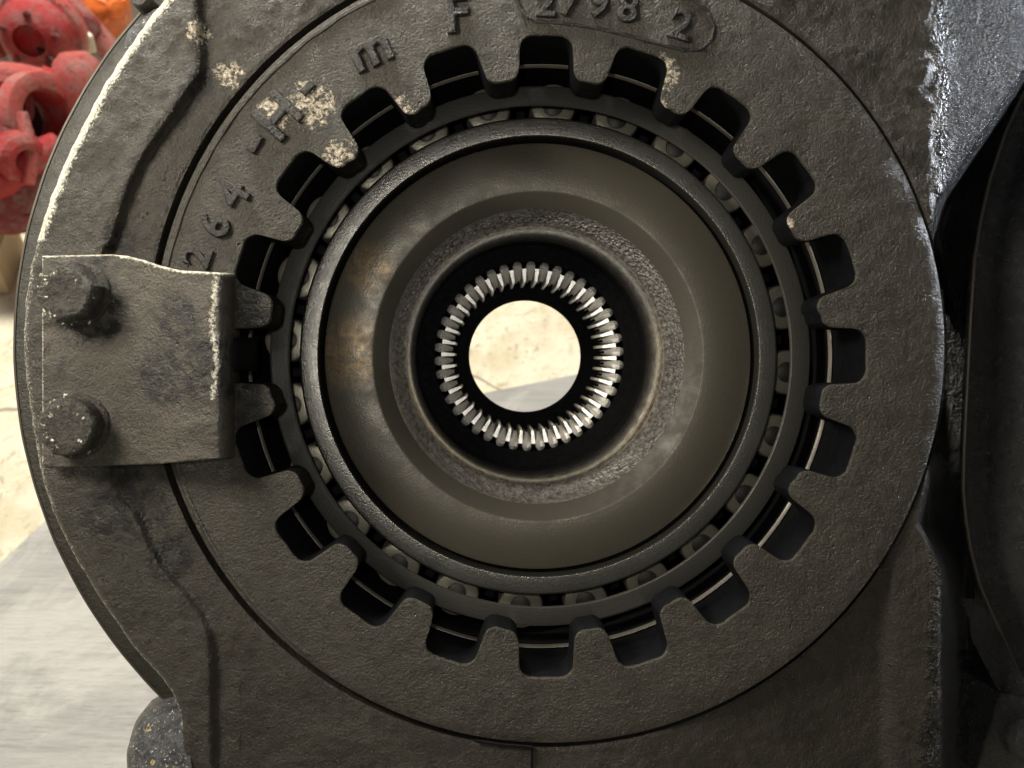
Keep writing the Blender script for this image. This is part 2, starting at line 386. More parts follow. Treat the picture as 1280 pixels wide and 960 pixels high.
for i in range(NTH):
    Rin = RINS[i]; rr = Rin + (Rout[i]-Rin)*np.linspace(0, 1, NR)
    X = cx+dx[i]*rr; Y = cy+dy[i]*rr
    Z = house_z(X, Y)
    Z = np.where(rr < Rin+5, Z-(Rin+5-rr)*0.35, Z)
    if is_left[i]:
        de = Rout[i]-rr; Z = Z-np.clip(9-de, 0, 9)**2*0.09
        wd = 19.0 if Y[-1] < 300 else (13.0 if Y[-1] < 640 else 6.0); st_ = 1.0 if Y[-1] < 300 else 0.62
        W = st_*np.clip(1-de/wd, 0, 1)**0.8
    else: W = np.zeros(NR)
    xb_ = np.interp(Y, PL[:, 1], PL[:, 0])
    W = np.maximum(W, 0.62*np.clip(1-abs(X-xb_+1)/6.0, 0, 1)*(Y < 92)*(X < 300)); W = np.maximum(W, 0.55*np.clip(1-abs(X-xb_+3)/3.5, 0, 1)*(Y > 92)*(Y < 330)*(X < 300))
    wear_v += list(W)
    for k in range(NR):
        nz = 2.2*noise.noise(Vector((X[k]/45, Y[k]/45, 0))) + 1.0*noise.noise(Vector((X[k]/13, Y[k]/13, 3)))
        vs.append(at(X[k], Y[k], float(Z[k]+nz)))
for i in range(NTH):
    i2 = (i+1) % NTH
    for k in range(NR-1): fs.append((i*NR+k, i*NR+k+1, i2*NR+k+1, i2*NR+k))
# walls: round the hole down, and the outer edge down
def add_wall(idx, zdrop, shift=0):
    b = len(vs)
    for i in range(NTH):
        p = vs[i*NR+idx]; vs.append(Vector((p[0], p[1], min(zdrop, p[2]-6))))
    for i in range(NTH):
        i2 = (i+1) % NTH; a = i*NR+idx; a2 = i2*NR+idx
        fs.append((a, b+i, b+i2, a2) if idx else (a, a2, b+i2, b+i))
add_wall(0, -60); add_wall(NR-1, -72)
house = thing('axle_casting', 'large dark grey painted cast iron axle casting filling the picture around the round bore', 'casting', AX)
vs = [Vector(v)-AX for v in vs]
# re-origin the paint coordinates on the bore axis: shift the near() points instead
hf = obj('casting_face', [v+AX for v in vs], fs, m_house, house, sharp=50); hf.location = -AX*K
def set_wear(o, vals):
    a_ = o.data.attributes.new('wear', 'FLOAT', 'POINT'); vals = list(vals)+[0.0]*(len(o.data.vertices)-len(vals))
    a_.data.foreach_set('value', [float(q) for q in vals])
set_wear(hf, wear_v)
# worn bright rim along the upper left edge: a chamfer strip following the edge
# back flange: wide round plate behind the casting face
FC = at(640, 430, -62)
fr = 623*(1.062)
o = obj('back_flange', *arc_lathe([(fr-190, -62), (fr-3, -62), (fr-0.8, -63), (fr, -66), (fr, -86), (fr-4, -90), (fr-190, -90)], 100, 262, 200, wob=0.9), m_flange, house)
o.location = Vector((FC.x-AX.x, FC.y-AX.y, 0))*K
o = obj('flange_rim', *arc_lathe([(fr-2.8, -60.8), (fr+0.6, -62), (fr+0.9, -67)], 100, 262, 200, wob=0.9), m_ridge, house)
o.location = Vector((FC.x-AX.x, FC.y-AX.y, 0))*K
# drum that carries the bearing, behind
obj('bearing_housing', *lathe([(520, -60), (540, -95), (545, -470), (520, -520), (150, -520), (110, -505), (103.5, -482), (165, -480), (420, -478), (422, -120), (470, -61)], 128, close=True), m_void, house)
# seam at the foot of the adjuster: small step and a vertical groove
obj('parting_line', *join(tube([at(594, 926, -1)-AX, at(630, 931, 0)-AX, at(666, 934, 0)-AX], 2.0, 6), tube([at(665, 934, 0)-AX, at(664.5, 965, 0)-AX, at(664, 1040, 0)-AX], 1.5, 6)), m_void, house)
# ---------------------------------------------------------------- neighbouring glossy cover on the right
rim = [(1330, 40), (1279, 118), (1257, 165), (1238, 223), (1226, 275), (1218, 326), (1213, 400), (1209, 480), (1205, 560), (1204, 610), (1207, 645), (1213, 685), (1225, 731), (1247, 782), (1272, 838), (1290, 866)]
cov = thing('side_cover', 'glossy black rounded cover with a raised rim at the right edge of the picture', 'cover', at(1280, 480, -90))
CO = at(1280, 480, -90)
def cdrop(y): return -85*(1-float(sstep(np.array(float(y)), 70, 360)))
v, f = [], []
P = []
for i in range(len(rim)-1):
    for s_ in range(8): t = s_/8; P.append((rim[i][0]*(1-t)+rim[i+1][0]*t, rim[i][1]*(1-t)+rim[i+1][1]*t))
P.append(rim[-1]); NC = 34
for p in P:
    low = float(sstep(np.array(p[1]), 715, 800))
    lx = np.interp(p[1], [715, 756, 800, 866], [1215, 1203, 1216, 1251]) if low > 0 else p[0]-3
    v.append(at(p[0]-6-(p[0]-lx)*low, p[1], -300)-CO); v.append(at(p[0]-5-(p[0]-lx)*0.9*low, p[1], -112+10*low+cdrop(p[1]))-CO)
    for k in range(NC):
        x = p[0]+ (1420-p[0])*(k/(NC-1))**1.3
        dd = x-p[0]
        z = -100 - 14*math.exp(-((dd-22)/14.0)**2) + 40*min(1, dd/70.0)**0.8 + 2.0*noise.noise(Vector((x/14, p[1]/14, 2)))
        if k == 0: z = -99
        z += cdrop(p[1])
        v.append(at(x, p[1], z)-CO)
m_ = NC+2
for i in range(len(P)-1):
    for k in range(m_-1): f.append((i*m_+k, (i+1)*m_+k, (i+1)*m_+k+1, i*m_+k+1))
obj('cover_shell', v, f, m_gloss, cov, sharp=60)
obj('rim_bead', *tube([at(p[0], p[1], -98+cdrop(p[1]))-CO for p in P], 2.6, 8), m_ridge, cov)
v, f = [], []
for j in range(25):
    y = 748+j*5; xl = float(np.interp(y, [748, 756, 800, 868], [1199, 1203, 1216, 1251])); xr_ = float(np.interp(y, [748, 782, 838, 868], [1231, 1247, 1272, 1292]))
    for k in range(11):
        x = xl+(xr_-xl)*k/10; z = -146+(y-748)*0.35+(x-xl)*0.95+1.6*noise.noise(Vector((x/7, y/7, 8)))
        if k == 0: z -= 3
        v.append(at(x, y, z)-CO)
    v.append(at(xl-2, y, -200)-CO)
for j in range(24):
    for k in range(10): f.append((j*12+k, (j+1)*12+k, (j+1)*12+k+1, j*12+k+1))
    f.append((j*12+11, (j+1)*12+11, (j+1)*12, j*12))
obj('raised_pad', v, f, m_gloss, cov, sharp=60)
# dark neck wall between the two castings, gap shade put into its colour
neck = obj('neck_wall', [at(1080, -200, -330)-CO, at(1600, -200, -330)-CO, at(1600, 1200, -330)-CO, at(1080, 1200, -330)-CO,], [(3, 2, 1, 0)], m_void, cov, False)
# faceted black nut at lower right
nb_ = thing('hex_nut', 'black faceted nut standing at the lower right corner below the glossy cover', 'nut', at(1300, 935, -60))
NO = at(1300, 935, -60)
pts = [(1251, 868), (1330, 870), (1372, 935), (1335, 1010), (1262, 1010), (1219, 965)]
v, f = prism([tuple((at(x, y, -88)-NO)[:2]) for x, y in pts], -200, -28)
bevel(obj('nut_body', v, f, m_gloss, nb_), 3*K, 3)
v, f = lathe([(30, -28), (30, -20), (24, -14), (0.5, -14)], 24); obj('stud_end', v, f, m_gloss, nb_)

# ---------------------------------------------------------------- slotted adjuster ring with cast characters
adj = thing('adjuster_ring', 'dark grey cast adjuster ring with twenty inner slots and raised letters', 'adjuster ring', AX)
inner = []
for i in range(20):
    a0_ = math.radians(90 - 18*i)
    jr = random.uniform(-2.2, 2.2); jw = random.uniform(-1.2, 1.2)
    hw, R1, R0, rc, rt = 34+jw, 402+jr, 343+random.uniform(-2, 2), 17, 15
    loc_ = []                                   # local (radial, tangential) points, one half, from slot middle to tooth middle
    loc_.append((R1, 0)); loc_.append((R1, hw*0.28))
    for q_ in range(0, 6):
        b = math.pi/2*q_/5; loc_.append((R1-rc+rc*math.cos(b), hw-rc+rc*math.sin(b)))
    loc_.append(((R1+R0)/2+3, hw+0.4)); 
    tipa = math.radians(9)
    # rounded tooth corner
    for q_ in range(0, 6):
        b = math.pi/2*q_/5
        loc_.append((R0+rt-rt*math.sin(b), hw+1.2+ (rt-rt*math.cos(b))))
    half = [(math.hypot(r_, t_), math.atan2(t_, r_)) for r_, t_ in loc_]
    full = [(r_, a0_+t_) for r_, t_ in reversed(half)] + [(r_, a0_-t_) for r_, t_ in half[1:]]
    inner += full
n = len(inner)
rings = [1.0, 0.985, 0.9, 0.7, 0.5, 0.25, 0.04, 0.0]
RO = 496.0
v, f = [], []
zs = []
for (r_, a_) in inner:
    jit = 0.9*noise.noise(Vector((math.cos(a_)*r_/7, math.sin(a_)*r_/7, 0)))
    ca_, sa_ = math.cos(a_), math.sin(a_)
    def mixp(rr, z2, t):          # from the slot circle to the slightly offset outer edge
        return (rr*ca_+3*t, rr*sa_+11*t, z2)
    row = [(r_+jit+1.2, -58), (r_+jit-0.4, -52), (r_+jit-0.4, -3.4), (r_+jit+0.3, -1.4), (r_+jit+1.6, -0.3)]
    for t in (0.05, 0.15, 0.3, 0.45, 0.6, 0.75, 0.88):
        rr_ = r_+1.6+(RO-5-r_-1.6)*t
        row.append((rr_, 1.1*noise.noise(Vector((math.cos(a_)*rr_/26, math.sin(a_)*rr_/26, 4)))))
    row += [(RO-4, -0.3), (RO-1.2, -1.0), (RO, -3.0), (RO, -50)]
    for (r2, z2) in row: v.append(mixp(r2, z2, min(1, max(0, (r2-410)/(RO-415)))))
mrow = 16
for i in range(n):
    i2 = (i+1) % n
    for k in range(mrow-1): f.append((i*mrow+k, i2*mrow+k, i2*mrow+k+1, i*mrow+k+1))
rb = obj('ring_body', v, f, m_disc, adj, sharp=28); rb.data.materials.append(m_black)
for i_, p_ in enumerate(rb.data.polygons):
    if i_ % (mrow-1) in (0, 1): p_.material_index = 1  # slot walls of the ring, unlit shade put into their black
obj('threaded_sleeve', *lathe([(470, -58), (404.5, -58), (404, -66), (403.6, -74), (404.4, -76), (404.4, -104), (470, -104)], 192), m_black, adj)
def char(ch, px, py, rot, h, stretch=1.0, bold=0.0):
    cu = bpy.data.curves.new('cast_character', 'FONT'); cu.body = ch; cu.size = 1.0; cu.align_x = 'CENTER'; cu.align_y = 'CENTER'
    cu.extrude = 0.06; cu.bevel_depth = 0.035; cu.bevel_resolution = 1; cu.offset = bold
    t = bpy.data.objects.new('tmp', cu); C.objects.link(t)
    bpy.context.view_layer.update()
    me = bpy.data.meshes.new_from_object(t.evaluated_get(bpy.context.evaluated_depsgraph_get()))
    bpy.data.objects.remove(t)
    xs = [q.co.x for q in me.vertices]; ys = [q.co.y for q in me.vertices]
    mx, my = (max(xs)+min(xs))/2, (max(ys)+min(ys))/2; hh = max(max(ys)-min(ys), 0.45 if ch == '-' else 0.3)
    s_ = (h/hh if ch != '-' else h/(max(xs)-min(xs)))
    ca, sa = math.cos(math.radians(rot)), math.sin(math.radians(rot))
    p = at(px, py, 0)-AX
    for q in me.vertices:
        x = (q.co.x-mx)*s_*stretch; y = (q.co.y-my)*s_*(1 if ch != '-' else 1.0)
        x += 0.8*noise.noise(Vector((x/6, y/6, px))); y += 0.8*noise.noise(Vector((x/6, y/6, py)))
        z = 0.2+q.co.z*46.0
        q.co = ((p.x+x*ca-y*sa)*K, (p.y+x*sa+y*ca)*K, z*K)
    me.materials.clear(); me.materials.append(m_letter)
    for pl in me.polygons: pl.use_smooth = True
    me.set_sharp_from_angle(angle=math.radians(60))
    o = bpy.data.objects.new('cast_character', me); C.objects.link(o); o.parent = adj
    o['label'] = 'raised cast character ' + (ch if ch != '-' else 'dash'); return o
for a in (('2', 246, 321, 72, 38), ('6', 268, 281, 66, 42), ('4', 290, 242, 60, 44), ('-', 319, 180, 58, 24), ('H', 347, 145, 48, 52), ('-', 385, 111, 44, 20),
          ('m', 465, 67, 24, 34, 1.1), ('F', 572, 17, 5, 50), ('2', 683, 3, -3, 38), ('7', 713, 3, -5, 38), ('9', 749, 5, -8, 38), ('8', 785, 10, -10, 38), ('2', 851, 31, -16, 40)):
    char(*a)
cap = [(640, -40), (646, 2), (656, 20), (672, 27), (700, 29), (740, 34), (780, 43), (820, 54), (856, 63), (876, 62), (889, 50), (893, 34), (884, 14), (868, 0), (840, -12)]
cp = []
for i in range(len(cap)-1):
    for s_ in range(5): t = s_/5; cp.append(at(cap[i][0]*(1-t)+cap[i+1][0]*t, cap[i][1]*(1-t)+cap[i+1][1]*t, 0)-AX)
o = obj('cast_border', *tube(cp, [2.6+0.7*noise.noise(p/9) for p in cp], 8, 0.8), m_letter, adj)
# thin raised circle just inside the outer edge on the left
o = obj('edge_bead', *arc_lathe([(484, -1), (486, 1.4), (489, 1.6), (492, -1.5)], 112, 232, 160, wob=1.2), m_disc, adj); o.location = Vector((3, 11, 0))*K

# ---------------------------------------------------------------- bearing
brg = thing('roller_bearing', 'tapered roller bearing with steel rollers between dark cage rim and inner race', 'bearing', AX)
obj('outer_race', *lathe([(403.6, -106), (401, -107), (399.6, -109), (400.4, -113)], 192), m_ridge, brg)
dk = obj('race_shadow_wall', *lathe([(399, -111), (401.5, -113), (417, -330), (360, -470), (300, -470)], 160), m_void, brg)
obj('cage', *lathe([(350, -116), (347, -110), (347.6, -107.5), (349, -106.5), (371, -106), (373.5, -107), (374.5, -110), (375, -140), (371, -140), (368, -118), (356, -118)], 192, close=True, wob=0.5), m_cage, brg, sharp=24)
obj('inner_race', *lathe([(313, -180), (313, -137), (314, -135.4), (315.4, -135), (336, -135), (338.2, -136), (339.5, -138), (340, -158), (330, -162), (322, -330)], 192), m_race, brg, sharp=20)
rv, rf = lathe([(0.5, -168.5), (14, -168.5), (15.5, -166), (27, -166), (31, -167.4), (33, -171), (30, -330)], 36)
dv, df = lathe([(0.4, -167.2), (13, -167.2), (14.6, -168.3)], 24)
proto = None
bar0 = None
for i in range(24):
    a = math.radians(-93.7+15*i)
    mt = Matrix.Translation(Vector((366*math.cos(a), 366*math.sin(a), 0))*K) @ Matrix.Rotation(a, 4, 'Z')
    if proto is None:
        proto = obj('roller', rv, rf, m_roller, brg); proto.matrix_local = mt; r_ = proto
        dim0 = obj('dimple', dv, df, m_dimple, proto)
    else:
        r_ = inst(proto, brg, mt); inst(dim0, r_, Matrix.Identity(4))
    b = a+math.radians(7.5)
    mb = Matrix.Rotation(b, 4, 'Z')
    if bar0 is None: bar0 = obj('cage_bar', *box(345, 358, -7, 7, -300, -165), m_black, brg, False); bevel(bar0, 2*K); bar0.matrix_local = mb
    else: inst(bar0, brg, mb)

# ---------------------------------------------------------------- differential hub and splined side gear
hub = thing('differential_hub', 'smooth steel differential hub face around the splined bore', 'hub', AX)
obj('hub_face', *lathe([(311, -300), (308, -156), (306, -151.5), (302, -150), (240, -150), (237, -151)], 192), m_face, hub, sharp=30)
obj('mouth_chamfer', *lathe([(237, -151), (234, -152.5), (216, -170)], 192), m_chamfer, hub, sharp=50)
pr = [(216, -170), (215, -176), (213, -183), (209, -192), (204, -198), (200, -204), (196, -211), (193, -220), (191, -232), (190, -248), (189, -275), (188, -305)]
pr2 = [(188, -305), (188, -352), (160, -354)]
v, f = lathe(pr, 512)
v = [(x*(1+0.007*noise.noise(Vector((x/7, y/7, z/7)))*(-214 < z < -181)), y*(1+0.007*noise.noise(Vector((x/7, y/7, z/7)))*(-214 < z < -181)), z) for x, y, z in v]
obj('hub_mouth', v, f, m_forged, hub, sharp=50)
obj('bore_wall', *lathe(pr2, 192), m_void, hub)  # deep bore near-black, its shadow put into the colour
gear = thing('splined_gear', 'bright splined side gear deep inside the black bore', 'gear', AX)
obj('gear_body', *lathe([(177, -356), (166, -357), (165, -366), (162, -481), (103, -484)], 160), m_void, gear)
NS = 42
# ridge shaped lead-in of each spline: pointed at both ends, crowned in the middle
sec = [(129.5, 2.2, -368), (137, 4.6, -362), (146, 6.6, -357), (154, 7.4, -354), (159, 5.6, -354), (165.5, 0.6, -358)]
v, f = [], []
for (r_, hw, z) in sec:
    crown = 4.5*math.sin(math.pi*(r_-128)/38)
    v += [(r_, -hw, z-60), (r_, -hw, z-4), (r_, 0, z+crown), (r_, hw, z-4), (r_, hw, z-60)]
for i in range(len(sec)-1):
    for k in range(4): f.append((i*5+k, (i+1)*5+k, (i+1)*5+k+1, i*5+k+1))
cv = [(127, -2.0, -364), (127, 2.0, -364), (149, 3.8, -361), (149, -3.8, -361), (126, -2.2, -470), (126, 2.2, -470), (150, 4.3, -470), (150, -4.3, -470)]
cf = [(0, 1, 2, 3), (0, 4, 5, 1), (1, 5, 6, 2), (3, 7, 4, 0)]
s0 = c0_ = None
for i in range(NS):
    a = 2*math.pi*i/NS + math.radians(3)
    if s0 is None:
        s0 = obj('spline_tooth', v, f, m_spline, gear, sharp=25); s0.matrix_local = Matrix.Rotation(a, 4, 'Z')
        c0_ = obj('tooth_crest', cv, cf, m_spline, gear, False); c0_.matrix_local = Matrix.Rotation(a+math.pi/NS, 4, 'Z')
    else:
        inst(s0, gear, Matrix.Rotation(a, 4, 'Z')); inst(c0_, gear, Matrix.Rotation(a+math.pi/NS, 4, 'Z'))

# ---------------------------------------------------------------- lock plate
LO = at(53, 450, 20)
lp = thing('lock_plate', 'bent dark metal lock plate held by two bolts over the ring slots', 'lock plate', LO)
def clip_z(x):
    z = 24.0
    if x > 165: z += 22*float(sstep(np.array(x), 165, 268))
    if x > 270: z -= (x-270)**2/12.0
    return z
xs_ = [53, 54, 55, 56, 58, 60] + list(range(64, 250, 4)) + list(range(250, 301, 2))
v, f = [], []; NY = 110; cw = []
for x in xs_:
    yt = np.interp(x, [53, 140, 160, 180, 200, 225, 260, 300], [320, 318, 320, 325, 332, 338, 340, 342])
    yb = np.interp(x, [53, 60, 200, 240, 300], [580, 585, 580, 576, 571])
    for k in range(NY+1):
        y = yt+(yb-yt)*k/NY
        z = clip_z(x)+1.1*noise.noise(Vector((x/26, y/26, 0)))+0.5*noise.noise(Vector((x/9, y/9, 0)))
        z -= 2.6*math.exp(-((y-412)/8.0)**2)*(x < 150)
        z -= max(0, 3-(y-yt))**2*0.25
        v.append(at(x, y, z)-LO)
        wv = max(0.95*max(0, 1-(y-yt)/(3.5 if x < 150 else 7.5))**0.7, 0.8*max(0, 1-(x-53)/4.0), 0.35*max(0, 1-(yb-y)/9.0))
        bx = 268+2.5*math.sin(y/17)+3*noise.noise(Vector((y/11, 0, 0))); wb = max(0, 1-abs(x-bx)/((12 if y < 430 else 8)*(1+0.5*noise.noise(Vector((y/9, 3, 0)))))) * (1 if 346 < y < 500 else 0)
        cw.append(max(wv, 0.78*wb**0.6))  # pale stripe along the bend, added to the worn edges
for i in range(len(xs_)-1):
    for k in range(NY): f.append((i*(NY+1)+k, i*(NY+1)+k+1, (i+1)*(NY+1)+k+1, (i+1)*(NY+1)+k))
o = obj('plate_body', v, f, m_clip, lp); set_wear(o, cw)
sol = o.modifiers.new('thickness', 'SOLIDIFY'); sol.thickness = 9*K; sol.offset = -1
# tang into the slot, its shading put into the black colour
tv = []
txs = [290, 300, 310, 318, 322]
for j, x in enumerate(txs):
    for y in (422, 436, 450, 464): tv.append(at(x, y, clip_z(290)-3-[0, 16, 34, 60, 90][j])-LO)
tf = [(i*4+k, i*4+k+1, (i+1)*4+k+1, (i+1)*4+k) for i in range(4) for k in range(3)]
o = obj('tang', tv, tf, m_black, lp); sol = o.modifiers.new('thickness', 'SOLIDIFY'); sol.thickness = 9*K; sol.offset = -1
# ---------------------------------------------------------------- bolts on the lock plate
def hexbolt(loc_px, z, R, H, rotd, label, mat, worn_=0.0, tilt=None):
    O = at(loc_px[0], loc_px[1], z)
    t = thing('lock_bolt', label, 'bolt', O, 'bolts on the lock plate', tilt)
    v, f = [], []; N = 72
    for i in range(N):
        a = 2*math.pi*i/N+math.radians(rotd)
        hx = R*0.866/max(0.01, math.cos(((2*math.pi*i/N+1e-6) % (math.pi/3))-math.pi/6)); hx = hx*(1-worn_)+R*0.93*worn_
        hx += 0.9*noise.noise(Vector((math.cos(a)*3, math.sin(a)*3, loc_px[1])))
        rc = min(hx, R*0.93)
        for (r_, zz) in ((hx+1.0, 0), (hx, 2), (hx, H-9), (hx*0.6+rc*0.4-0.5, H-5), (rc*0.93, H-1.5), (rc*0.85, H), (rc*0.5, H-1), (rc*0.2, H-1.6), (0.4, H-1.6)):
            zz += 1.3*noise.noise(Vector((r_*math.cos(a)/9, r_*math.sin(a)/9, loc_px[1]))) if zz > 3 else 0
            v.append((r_*math.cos(a), r_*math.sin(a), zz+4))
    for i in range(N):
        i2 = (i+1) % N
        for k in range(8): f.append((i*9+k, i2*9+k, i2*9+k+1, i*9+k+1))
    obj('bolt_head', v, f, mat, t, sharp=38)
    obj('bolt_flange', *lathe([(R+3, -1), (R+3, 2.5), (R+1, 4.5), (R*0.5, 5)], 64, wob=1.0), mat, t)
    # flakes of dried paint and grit caught on the head
    fv, ff = [], []
    for q_ in range(54 if worn_ > 0.5 else 34):
        a = random.uniform(0, 6.28) if random.random() < .3 else random.uniform(1.6, 4.4); r_ = R*random.uniform(0.55, 1.06); s_ = random.uniform(0.8, 2.6)
        bb = box(-s_, s_, -s_*0.6, s_*0.6, -s_*0.4, s_*0.5); rm = Matrix.Rotation(random.uniform(0, 3), 3, 'Z') @ Matrix.Rotation(random.uniform(0, 1), 3, 'X')
        zt = H+3 if r_ < R*0.8 else random.uniform(6, H)
        ff += [tuple(i+len(fv) for i in q) for q in bb[1]]; fv += [rm @ Vector(p)+Vector((r_*math.cos(a), r_*math.sin(a), zt)) for p in bb[0]]
    o = obj('paint_flakes', fv, ff, m_worn2, t, False); o['kind'] = 'stuff'
    return t
hexbolt((98, 368), 24, 37, 32, 12, 'upper of the two lock plate bolts, six sided head with chipped paint', m_bolt)
hexbolt((97, 532), 24, 37, 28, 5, 'lower of the two lock plate bolts, rounded off head crusted with flakes', m_bolt, 0.75)

# ---------------------------------------------------------------- stud at the lower left, lug at the upper left
def speckle():
    s = NT('speckled_grey_paint'); a = s.noise(0.10, 6, 0.7); b = s.noise(0.28, 5, 0.75)
    c = s.mix(s.ramp(a, 0.4, 0.6), (0.07, 0.072, 0.078), (0.025, 0.025, 0.028)); c = s.mix(s.ramp(b, 0.60, 0.66), c, (0.75, 0.72, 0.62))
    c = s.mix(s.ramp(s.noise(0.05, 3, 0.6, dist=2), 0.66, 0.68, 0, 0.7), c, (0.55, 0.45, 0.15))
    s.set('Base Color', c).set('Roughness', 0.4); s.set('Normal', s.bump(a, 5, 0.9)); return s.m
m_speck = speckle()
SO = at(232, 940, -70)
st = thing('flange_bolt', 'grey speckled bolt end sticking out below the flange at lower left', 'bolt', SO, None, Matrix.Rotation(math.radians(-90), 4, 'Y') @ Matrix.Rotation(math.radians(12), 4, 'X'))
v, f = lathe([(80, -40), (80, 0), (79, 18), (74, 34), (62, 48), (45, 58), (24, 64), (0.5, 66)], 48, wob=2.5); obj('bolt_cap', v, f, m_speck, st, sharp=60)
UO = at(172, 50, -30)
ug = thing('cast_lug', 'small rough grey lug between the worn edge and the back flange at upper left', 'lug', UO)
v = []; f = []
path = [(206, 8), (190, 20), (175, 32), (163, 46), (156, 60), (153, 76)]
v, f = tube([at(x+12, y+4, -34)-UO for x, y in path], [8, 14, 17, 17, 13, 5], 16, 0.9); obj('lug_body', v, f, m_speck, ug)
UO2 = at(178, 2, -30)
u2 = thing('stud_tip', 'small dark stud tip at the upper left above the rough lug', 'stud', UO2)
v, f = lathe([(12, -30), (12, 6), (9, 11), (0.5, 12)], 24); obj('stud_body', v, f, m_flange, u2)

# ---------------------------------------------------------------- red machine parts behind, on the floor
def redpaint(name, col):
    s = NT(name); a = s.noise(0.022, 6, 0.75); b = s.noise(0.05, 6, 0.8, dist=0.5); d = s.noise(0.012, 4, 0.6)
    c = s.mix(s.ramp(d, 0.42, 0.64), col, (col[0]*0.75+0.08, col[1]+0.09, col[2]+0.08))
    c = s.mix(s.ramp(a, 0.54, 0.66, 0, 0.85), c, (0.07, 0.012, 0.012)); c = s.mix(s.ramp(b, 0.64, 0.67), c, (0.42, 0.38, 0.33))
    s.set('Base Color', c).set('Roughness', s.ramp(a, 0.35, 0.65, 0.25, 0.6)); s.set('Normal', s.bump(b, 12, 0.9)); return s.m
m_red = redpaint('red_gloss_paint', (0.42, 0.022, 0.026))
m_pink = redpaint('faded_red_paint', (0.52, 0.09, 0.08))
m_dred = redpaint('dark_red_paint', (0.20, 0.012, 0.016))
m_orange = plain('orange_paint', (0.70, 0.16, 0.03), 0.45, 0, 4, 0.02, 0.4)
m_white = plain('off_white_plastic', (0.72, 0.68, 0.58), 0.5, 0, 2, 0.02, 0.15)
m_grey = plain('grey_metal_shelf', (0.22, 0.20, 0.18), 0.5, 0.3, 2, 0.02, 0.3)
m_card = plain('tan_cardboard', (0.66, 0.50, 0.32), 0.8, 0, 2, 0.02, 0.15)
m_hole = plain('dark_red_hollow', (0.05, 0.006, 0.006), 0.5)
U = CD                                             # picture units: size in px times distance over CD
def face_rot(px, py, yaw=0, pitch=0):              # z axis towards the camera, then turned
    d = -raydir(px, py); q = d.to_track_quat('Z', 'Y').to_matrix().to_4x4()
    return q @ Matrix.Rotation(math.radians(yaw), 4, 'Y') @ Matrix.Rotation(math.radians(pitch), 4, 'X')
def rthing(name, label, cat, px, py, dist, yaw=0, pitch=0, group=None):
    return wthing(name, label, cat, world_at(px, py, dist), face_rot(px, py, yaw, pitch), group), dist/CD
def bolt_ring(t, s, R, n, r, z, mat):
    b0 = None
    for i in range(n):
        a = 2*math.pi*i/n; mt = Matrix.Translation((R*s*math.cos(a), R*s*math.sin(a), 0))
        if b0 is None: b0 = obj('bolt', *lathe([(r, z-2), (r, z+3), (r*0.6, z+4), (0.2, z+4)], 6), mat, t, k=s); b0.matrix_local = mt
        else: inst(b0, t, mt)
# hub with ears (upper)
t, s = rthing('red_hub_casting', 'red round hub casting with a bright highlight, uppermost at the left edge', 'casting', 42, 48, 1.30, -25, 10)
obj('hub_shell', *lathe([(40, -45), (38, -8), (33, 4), (26, 10), (16, 12), (15, 6), (0.3, 5)], 40), m_red, t, k=s)
obj('collar', *lathe([(44, -30), (46, -26), (46, -18), (43, -14), (36, -12)], 40), m_pink, t, k=s)
bolt_ring(t, s, 26, 5, 4, 8, m_dred)
o = obj('ear', *tube([(-20, 12, -4), (-40, 18, -10), (-52, 4, -16), (-48, -16, -18)], [9, 10, 9, 8], 10), m_pink, t, k=s)
# flanged pipe with a dark mouth
t, s = rthing('red_flanged_pipe', 'faded red flanged pipe with a dark open mouth, below the hub casting', 'pipe', 50, 148, 1.22, 38, 4)
obj('flange', *lathe([(30, 14), (38, 16), (46, 14), (48, 10), (48, -2), (44, -6), (34, -8)], 48), m_pink, t, k=s)
obj('pipe_wall', *lathe([(30, 14), (28, 8), (26, -60), (34, -60), (34, -8)], 40), m_red, t, k=s)
obj('mouth', *lathe([(26.5, -30), (0.3, -34)], 32), m_hole, t, k=s)
obj('branch', *tube([(-20, -30, -10), (-42, -10, -30), (-70, 20, -40), (-90, 30, -60)], [24, 22, 24, 30], 16), m_red, t, k=s)
# red body below
t, s = rthing('red_gear_case', 'large smooth red gear case standing on the floor at the left edge', 'gear case', 5, 225, 1.18, 0, 0)
obj('case_body', *lathe([(0.5, 20), (30, 18), (52, 8), (58, -8), (58, -70), (40, -90)], 48), m_dred, t, k=s)
obj('neck', *tube([(62, 22, 0), (30, 14, 10), (0, 0, 8), (-40, -6, 0)], [14, 17, 20, 22], 16), m_red, t, k=s)
obj('rib', *tube([(40, 60, 12), (34, 20, 20), (20, -10, 24)], [6, 8, 6], 10), m_pink, t, k=s)
bolt_ring(t, s, 44, 9, 4, 12, m_red)
# rounded pink cylinder against the flange
t, s = rthing('red_rounded_cylinder', 'pale red rounded cylinder touching the flange edge in the picture', 'cylinder', 104, 118, 1.25, 0, 0)
v, f = lathe([(0.3, 44), (14, 42), (22, 34), (26, 22), (27, 0), (27, -50), (24, -54), (0.3, -54)], 32); o = obj('cylinder_body', v, f, m_pink, t, k=s); o.rotation_euler = (math.radians(-78), math.radians(22), 0)
o = obj('end_cap', *lathe([(28, -34), (29, -30), (29, -22), (28, -18)], 32), m_red, t, k=s); o.rotation_euler = (math.radians(-78), math.radians(22), 0)
